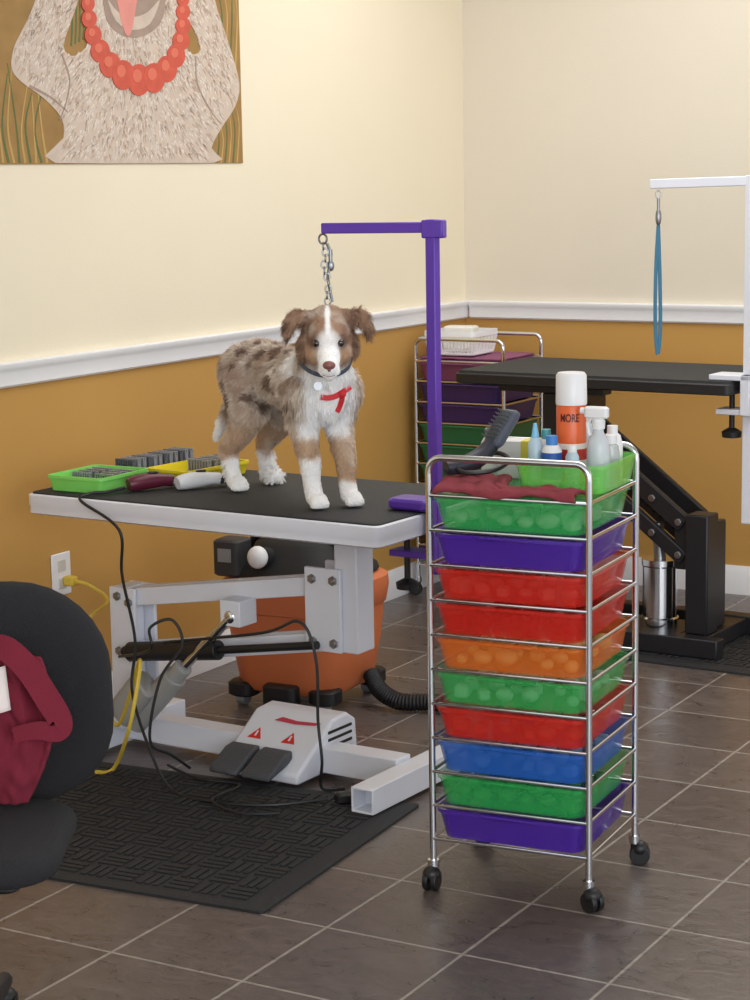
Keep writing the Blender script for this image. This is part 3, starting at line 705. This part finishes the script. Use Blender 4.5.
for v in tm.vertices:
    a = v.co.x*.72/.0333 + cdir - .12; z = v.co.y*1.1; r_ = .0333+v.co.z*1.2
    v.co = V((r_*math.cos(a), r_*math.sin(a), .148+z))
obj('lettering', tm, mat('dark_red_print', (84, 24, 20), .4), can)
def sprayer(label, a, b, s, body_m, head_m, rot=0):
    sb = bottle('spray_bottle', label, 'spray bottle', a, b, [('bottle_body', [(r*s, z*s) for r, z in [(0, 0), (.023, .001), (.025, .006), (.025, .078), (.022, .103), (.012, .121), (.011, .131), (0, .131)]], body_m)], rot)
    hd = MB(); hd.lathe([(r*s, z*s) for r, z in [(0, .129), (.014, .129), (.015, .146), (.011, .151), (0, .151)]]); hd.rbox((-.004*s, 0, .164*s), (.054*s, .022*s, .026*s), .008*s, e=.004*s); hd.cyl((-.031*s, 0, .167*s), (-.040*s, 0, .167*s), .007*s)
    hd.build('spray_head', head_m, sb); MB().tube([(x*s, 0, z*s) for x, z in [(-.014, .153), (-.024, .141), (-.022, .121), (-.017, .113)]], .005*s, 8).build('trigger', head_m, sb)
sprayer('white trigger spray bottle standing in the green bin', .332, .160, 1.0, mat('clear_white_bottle', (226, 232, 238), .25, trans=.3), M_wp)
bottle('bottle', 'small bottle with blue label and blue cap on the cart', 'bottle', .236, .130, [
    ('bottle_body', [(0, 0), (.020, .001), (.022, .004), (.022, .082), (.015, .094), (0, .094)], M_wp), ('label_band', [(.0221, .02), (.0226, .02), (.0226, .078), (.0221, .078)], mat('blue_label', (40, 92, 176), .4)),
    ('cap', [(0, .092), (.013, .092), (.013, .114), (0, .114)], mat('blue_cap', (60, 130, 205), .4))])
M_pb = mat('pale_blue_bottle', (196, 220, 236), .3, trans=.2)
bottle('bottle', 'slim pale bottle with light blue nozzle left of the blue label bottle', 'bottle', .194, .140, [
    ('bottle_body', [(0, 0), (.014, .001), (.016, .004), (.016, .095), (.008, .108), (0, .108)], M_pb), ('nozzle', [(0, .107), (.009, .107), (.004, .138), (0, .139)], mat('light_blue_cap', (120, 190, 226), .4))])
bottle('bottle', 'short white bottle with teal cap behind the slim pale bottle', 'bottle', .198, .200, [
    ('bottle_body', [(0, 0), (.018, .001), (.019, .004), (.019, .085), (.012, .097), (0, .097)], M_wp), ('cap', [(0, .096), (.011, .096), (.010, .118), (0, .118)], mat('teal_cap', (70, 160, 170), .4))])
bottle('bottle', 'clear squat bottle at the right end of the green bin', 'bottle', .340, .222, [
    ('bottle_body', [(0, 0), (.017, .001), (.019, .004), (.019, .07), (.016, .085), (.01, .09), (0, .09)], mat('clear_bottle', (226, 230, 232), .2, trans=.5)), ('cap', [(0, .089), (.013, .089), (.013, .108), (0, .108)], M_wp)])
bottle('bottle', 'white bottle with rounded shoulders behind the spray bottle', 'bottle', .326, .275, [
    ('bottle_body', [(0, 0), (.021, .001), (.023, .005), (.023, .08), (.018, .10), (.011, .106), (0, .106)], M_wp), ('cap', [(0, .105), (.012, .105), (.012, .122), (0, .122)], M_wp)])
bottle('bottle', 'small white tube with pink cap beside the carton on the cart', 'bottle', .212, .262, [
    ('bottle_body', [(0, 0), (.014, .001), (.015, .004), (.015, .09), (.011, .10), (0, .10)], M_wp), ('cap', [(0, .099), (.010, .099), (.009, .122), (0, .122)], mat('pink_cap', (214, 120, 150), .4))])
bottle('bottle', 'small frosted bottle with white cap at the front of the green bin', 'bottle', .288, .115, [
    ('bottle_body', [(0, 0), (.014, .001), (.015, .004), (.015, .072), (.010, .082), (0, .082)], M_pb), ('cap', [(0, .081), (.010, .081), (.010, .098), (0, .098)], M_wp)])
bottle('bottle', 'tall clear bottle with white flip cap between the can and the pink capped tube', 'bottle', .262, .275, [
    ('bottle_body', [(0, 0), (.019, .001), (.021, .004), (.021, .11), (.014, .125), (0, .125)], M_pb), ('cap', [(0, .124), (.012, .124), (.012, .15), (0, .15)], M_wp)])
bottle('bottle', 'white bottle with grey cap left of the carton on the cart', 'bottle', .030, .285, [
    ('bottle_body', [(0, 0), (.018, .001), (.020, .004), (.020, .075), (.012, .088), (0, .088)], M_wp), ('cap', [(0, .087), (.011, .087), (.011, .107), (0, .107)], M_gp)], zz=KZ+.0005)
bx = thing('box', 'small white and yellow carton standing left of the green bin', 'box', KP(.108, .275, KZ+.0005), KR+R(4))
MB().bb(-.045, .04, -.03, .03, 0, .085).build('carton', M_wp, bx, .002); MB().bb(.01, .0405, -.0305, .0305, .012, .0855).build('label_band', mat('yellow_label', (232, 214, 80), .5), bx)
br_ = thing('brush', 'grey and black grooming brush leaning on the cart towel', 'brush', KP(.060, .135, KZ+.034), KR+R(56))
S_ = 1.2
MB().tube(spline([(-.07*S_, 0, .012), (-.03*S_, 0, .014), (.01*S_, 0, .026*S_), (.045*S_, 0, .058*S_)], 6), lambda t_: .014+.007*math.sin(t_*3), 12).build('handle', mat('charcoal_plastic', (48, 50, 62), .4), br_)
MB().rbox((.055*S_, 0, .072*S_), (.08*S_, .05*S_, .018*S_), .012, (0, -52, 0)).build('brush_head', mat('slate_plastic', (78, 84, 100), .5), br_)
cm = MB()
for i in range(8):
    for j in range(5): cm.cyl(((.034+.0052*i)*S_, (-.016+.008*j)*S_, (.052+.0063*i)*S_), ((.021+.0052*i)*S_, (-.016+.008*j)*S_, (.064+.0063*i)*S_), .0013, seg=5)
cm.build('bristle', M_steel, br_)['kind'] = 'stuff'
cord('power_cord', 'black cord curled on the cart top beside the brush', [KP(.02, .05, KZ+.04), KP(.03, .17, KZ+.052), KP(.07, .225, KZ+.060), KP(.125, .16, KZ+.055), KP(.12, .08, KZ+.044), KP(.07, .05, KZ+.040), KP(.03, .08, KZ+.044)], .0055, M_black)
def C2(a, b, z):
    q = Matrix.Rotation(R(-30), 3, 'Z') @ V((a-CW/2, b-CD/2, 0)); return C2L + q + V((0, 0, z))
K2Z += .0008
bk = thing('basket', 'white slotted plastic basket on the far corner cart', 'basket', C2(.12, .14, K2Z+.0125), R(-30))
bmb = MB().loft(tray_loops(.19, .19, .012, fl=.004, lip=0, r=.015)); bmb.loft([rrect(.215, .215, .02, .070), rrect(.215, .215, .02, .090), rrect(.206, .206, .016, .090), rrect(.206, .206, .016, .070)], closed=True)
for k in range(14):
    x = -.094+.0145*k
    for s in (1, -1):
        bmb.beam((x*.93, s*.092, .008), (x, s*.1045, .076), .006, .003, (0, 1, 0)); bmb.beam((s*.092, x*.93, .008), (s*.1045, x, .076), .006, .003, (1, 0, 0))
bmb.build('basket_body', M_trim, bk)
tag(MB().rbox((0, 0, .045), (.12, .08, .088), .01).build('wipes_pack', mat('pack_white', (232, 230, 224), .5), None, 0, True, C2(.12, .14, K2Z+.028), R(-20)), 'white pack standing inside the slotted basket', 'pack')
def tw2(u, v): return C2(.01+.335*u, .015+.29*v, K2Z+.001+.004*abs(noise.noise(V((u*4, v*3, 4)))))
tag(cloth_grid(tw2, 20, 16, .006, 'towel', mat('mauve_towel', (150, 88, 122), .95, bump=.5, bscale=400)), 'mauve towel lying flat on the far corner cart', 'towel')
# ------------------------------------------------------------------ black grooming table behind
BA = V((.273, 6.79, 0)); BL, BW, BH = 1.01, .55, .92
def BP(a, b, z): return BA + E1*a + E2*b + V((0, 0, z))
bt = thing('grooming_table', 'black hydraulic grooming table by the back wall', 'grooming table', BP(BL/2, BW/2, .0), TR)
def B_(a, b, z): return V((a-BL/2, b-BW/2, z))
def bbx(mb, a0, a1, b0, b1, z0_, z1_): return mb.bb(a0-BL/2, a1-BL/2, b0-BW/2, b1-BW/2, z0_, z1_)
MB().loft([rrect(BL-.02, BW-.02, .02, BH-.045), rrect(BL, BW, .025, BH-.040), rrect(BL, BW, .025, BH-.012), rrect(BL-.01, BW-.01, .02, BH-.008)]).build('table_frame', M_black, bt)
MB().loft([rrect(BL-.016, BW-.016, .02, BH-.0085), rrect(BL-.02, BW-.02, .02, BH)]).build('table_mat', M_rub, bt)
M_bmet = mat('black_metal', (40, 40, 44), .4, metal=.3)
for b in (.10, .36): bbx(MB(), .12, .52, b, b+.06, BH-.075, BH-.046).build('support_beam', M_bmet, bt, .004)
for b in (.03, .42): bbx(MB(), .20, .96, b, b+.06, .013, .075).build('base_bar', M_bmet, bt, .004)
for a in (.22, .80): bbx(MB(), a, a+.10, .091, .419, .014, .07).build('cross_bar', M_bmet, bt, .004)
bbx(MB(), .815, .895, .10, .19, .0715, .47).build('upright', M_bmet, bt, .006)
bbx(MB(), .765, .815, .125, .165, .28, .45).build('pivot_plate', M_bmet, bt, .004)
for b in (.11, .25):
    MB().beam(B_(.80, b+.02, .43), B_(.33, b+.02, .79), .026, .062).build('lift_arm', M_bmet, bt, .004)
    MB().beam(B_(.80, b+.02, .315), B_(.33, b+.02, .675), .026, .05).build('lift_arm', M_bmet, bt, .004)
bbx(MB(), .815, .875, .225, .30, .0715, .43).build('upright', M_bmet, bt, .006)
for a, zz in ((.785, .440), (.69, .513), (.785, .33), (.69, .398)):
    MB().cyl(B_(a, .106, zz), B_(a, .118, zz), .012).build('bolt', M_steel, bt, .002)
bbx(MB(), .29, .37, .10, .42, .64, BH-.0755).build('hinge_block', M_bmet, bt, .004)
sp_ = MB()
for k in range(9): sp_.lathe([(.020, -.006), (.025, 0), (.020, .006)], B_(.76, .20, .40).lerp(B_(.58, .20, .54), k/8), rot=(0, -52, 0))
sp_.build('spring', M_bmet, bt)
MB().lathe([(0, .071), (.064, .071), (.064, .10), (.058, .105), (.058, .275), (.062, .28), (.062, .30), (0, .30)], B_(.690, .18, 0)).build('hydraulic_cylinder', M_chrome, bt)
MB().cyl(B_(.69, .18, .299), B_(.68, .18, .42), .02).build('piston', M_steel, bt)
bbx(MB(), .50, .80, .095, .30, .015, .0705).build('pump_base', M_bmet, bt, .004)
weave_mat('floor_mat', 'black rubber mat under the hydraulic table by the back wall', BP(.80, .34, .0005), TR, 1.1, .80)
wp = BP(BL+.028, .09, 0)
wa = thing('leash_stand', 'white leash post and arm clamped to the black table', 'leash stand', V((wp.x, wp.y, .76)), TR)
wt = Matrix.Rotation(-TR, 3, 'Z') @ (V((.888, 6.40, 1.537)) - V((wp.x, wp.y, .76)))
MB().bb(-.018, .018, -.018, .018, -.30, .80).build('post', M_white, wa, .003)
MB().beam((0, 0, .783), wt, .028, .030).build('arm', M_white, wa, .003)
MB().bb(-.12, .018, -.05, .05, .1605, .178).bb(-.014, .018, -.05, .05, .05, .178).bb(-.1, .018, -.04, .04, .05, .068).build('clamp', M_white, wa, .003)
MB().cyl((-.06, 0, -.0), (-.06, 0, .114), .009).lathe([(0, -.03), (.03, -.025), (.032, -.007), (.012, .005), (0, .005)], (-.06, 0, 0)).build('clamp_knob', M_black, wa)
lt = V((.913, 6.396, 1.518))
ls = thing('leash', 'teal blue looped leash hanging from the white arm', 'leash', lt, 0)
M_teal = mat('teal_leash', (64, 120, 150), .7)
MB().tube(spline([(0, 0, -.11), (-.007, 0, -.25), (-.008, 0, -.42), (.0, 0, -.52), (.008, 0, -.44), (.006, 0, -.28), (0, 0, -.11)], 8), .006, 8, flat=.5).build('loop', M_teal, ls)
MB().cyl((0, 0, -.026), (0, 0, -.1), .005).ell((0, 0, -.085), (.010, .008, .028)).tube([V((.009*math.cos(a), 0, -.014+.0125*math.sin(a))) for a in [2*math.pi*k/14 for k in range(14)]], .0022, 6, True).build('clip', M_steel, ls)
# ------------------------------------------------------------------ shop vacuum
M_or = mat('orange_vac_plastic', (210, 116, 70), .45)
vc = thing('vacuum_cleaner', 'orange and black wet dry vacuum behind the white table', 'vacuum', V((-.215, 5.97, 0)), R(-28))
MB().loft([rrect(.33, .33, .10, .05), rrect(.37, .36, .12, .07), rrect(.41, .40, .13, .20), rrect(.425, .415, .13, .295), rrect(.435, .425, .13, .30), rrect(.45, .435, .13, .35), rrect(.445, .43, .13, .38), rrect(.40, .39, .12, .392)]).build('tank', M_or, vc)
M_vh = mat('vacuum_head_black', (30, 30, 31), .7)
MB().loft([rrect(.38, .37, .11, .3925), rrect(.40, .39, .12, .40), rrect(.39, .38, .12, .415), rrect(.31, .30, .1, .45), rrect(.28, .26, .1, .49), rrect(.22, .2, .09, .512)]).build('motor_head', M_vh, vc)
MB().tube(spline([(-.16, -.05, .42), (-.16, -.05, .48), (-.06, -.05, .54), (.06, -.05, .54), (.15, -.05, .48), (.15, -.05, .42)], 6), .014, 10).build('carry_handle', M_black, vc)
MB().cyl((-.05, -.12, .455), (-.05, -.175, .465), .030).build('inlet_collar', M_vh, vc)
MB().ell((-.05, -.195, .468), (.032, .03, .034)).build('inlet_cap', M_trim, vc)
MB().rbox((-.165, -.15, .455), (.09, .09, .11), .015).build('switch_box', mat('grey_dark', (54, 54, 56), .6), vc)
MB().box((-.165, -.197, .465), (.045, .004, .04)).build('switch_label', M_gp, vc)
for x, y in ((-.14, -.14), (.14, -.14), (-.14, .14), (.14, .14)):
    MB().rbox((x, y, .052), (.09, .09, .045), .03).build('caster_housing', M_black, vc)
    MB().cyl((x-.015, y-.01, .022), (x+.015, y-.01, .022), .0215).build('wheel', M_gp, vc)
MB().rbox((.02, -.195, .050), (.11, .06, .075), .02).build('front_foot', M_black, vc)
hp = [(.21, .02, .09), (.26, -.02, .055), (.33, -.03, .030), (.42, -.0, .030), (.52, .02, .030)]
MB().tube(spline(hp, 18), lambda t_: .0255 + .0018*(1 if int(t_*72) % 2 else -1), 14).build('hose', M_black, vc)
# ------------------------------------------------------------------ office chair and bag
oc = thing('office_chair', 'black fabric office chair at the left edge of the room', 'chair', V((-.712, 3.33, 0)), R(0))
def pill(w, d_, h, r_, c, rot=None, sq=1.0):
    mb = MB(); M_ = Matrix.Translation(V(c)) @ rm(rot); n = 8; loops = []
    for k in range(n+1):
        a = math.pi*k/n; e = (1-math.sin(a)**sq)*d_/2*1.1; loops.append(rrect(w-2*e, h-2*e, r_, -math.cos(a)*d_/2, n=8))
    return mb.loft(loops, M=M_)
pill(.45, .075, .43, .17, (0, .235, .652), (96, 0, 0)).build('backrest', M_fabric, oc)
pill(.40, .056, .36, .08, (-.030, -.0, .448), None, .6).build('seat', M_fabric, oc)
MB().tube(spline([(0, .06, .404), (0, .25, .40), (0, .305, .46), (0, .29, .60)], 6), .02, 10, flat=1.8).build('back_support', M_black, oc)
MB().rbox((0, 0, .404), (.2, .2, .03), .02).cyl((0, 0, .12), (0, 0, .40), .025).cyl((0, 0, .1), (0, 0, .25), .035).build('column', M_black, oc)
for k in range(5):
    a = R(72*k+20); dv = V((math.cos(a), math.sin(a), 0))
    MB().tube([V((0, 0, .115))+dv*.02, V((0, 0, .105))+dv*.15, V((0, 0, .078))+dv*.285], lambda t_: .026-.009*t_, 10).build('base_leg', M_black, oc)
    ax = V((-dv.y, dv.x, 0)); ctr = dv*.285+V((0, 0, .027))
    MB().cyl(ctr-ax*.022, ctr-ax*.004, .0265).cyl(ctr+ax*.004, ctr+ax*.022, .0265).ell(ctr+V((0, 0, .018)), (.024, .024, .02)).cyl(ctr, ctr+V((0, 0, .06)), .008).build('caster', M_black, oc)
M_bag = mat('maroon_cloth', (118, 28, 48), .95, var=.16, scale=9, bump=.2, bscale=350)
def bagf(u, v):
    zt = .782 - .03*u; zb = .4825
    z = zb + (zt-zb)*v
    xr = -.630 + .052*math.sin(v*math.pi*.8) + .004*v
    x = -.90 + (xr+.90)*u
    fold = .014*math.sin(u*34 + v*2.6 + 2.0*noise.noise(V((u*3, v*2, 1))))*(.35+.65*v) + .014*noise.noise(V((u*5+v*2, v*3, 7))) + .014*abs(noise.noise(V((u*13+v*4, v*5, 2))))
    y = 3.462 - .045*math.sin(math.pi*min(1, .18+.82*(1-v)))*(1-.5*u**3) + fold - .02*(1-v)
    y = min(y, 3.506 + (z-.652)*.1)
    return V((x, y, z))
bago = cloth_grid(bagf, 90, 60, .008, 'bag', M_bag, None, 0); tag(bago, 'creased maroon cloth bag with a strap on the black office chair', 'bag')
MB().ribbon(spline([(-.715, 3.44, .750), (-.685, 3.425, .772), (-.650, 3.415, .772), (-.612, 3.405, .738), (-.580, 3.395, .690), (-.556, 3.388, .648), (-.562, 3.384, .630), (-.598, 3.386, .632), (-.640, 3.395, .622)], 8), (.15, -1, .15), lambda t_: .044-.018*max(0, t_-.55)/.45, .0025).build('strap', M_bag, bago)
def papf(u, v): return V((-.700+.055*u-.01*v, 3.405-.012*math.sin(u*3)+.02*v, .655+.075*v+.01*u))
tag(cloth_grid(papf, 10, 10, .004, 'cloth', mat('pale_cloth', (226, 214, 210), .9), None, 0), 'pale folded cloth tucked in front of the maroon bag', 'cloth')
# ------------------------------------------------------------------ lights
w = bpy.data.worlds.new('world'); SC.world = w; w.use_nodes = True
w.node_tree.nodes['Background'].inputs[0].default_value = (.93, .965, 1, 1); w.node_tree.nodes['Background'].inputs[1].default_value = 1.3
def area(name, loc, target, sx, sy, e, col):
    l = bpy.data.lights.new(name, 'AREA'); l.shape = 'RECTANGLE'; l.size = sx; l.size_y = sy; l.energy = e; l.color = col
    o = bpy.data.objects.new(name, l); COL.objects.link(o); o.location = loc; o.rotation_euler = (V(target)-V(loc)).to_track_quat('-Z', 'Y').to_euler(); return o
area('window_light', (1.4, -1.2, 2.0), (.2, 6.4, .9), 4.0, 2.2, 132, (.95, .98, 1))
area('ceiling_fill', (.9, 5.6, 2.74), (.9, 5.6, 0), 2.0, 3.0, 46, (1, .99, .97))  # added overhead fill that evens out the walls, no actual fixture
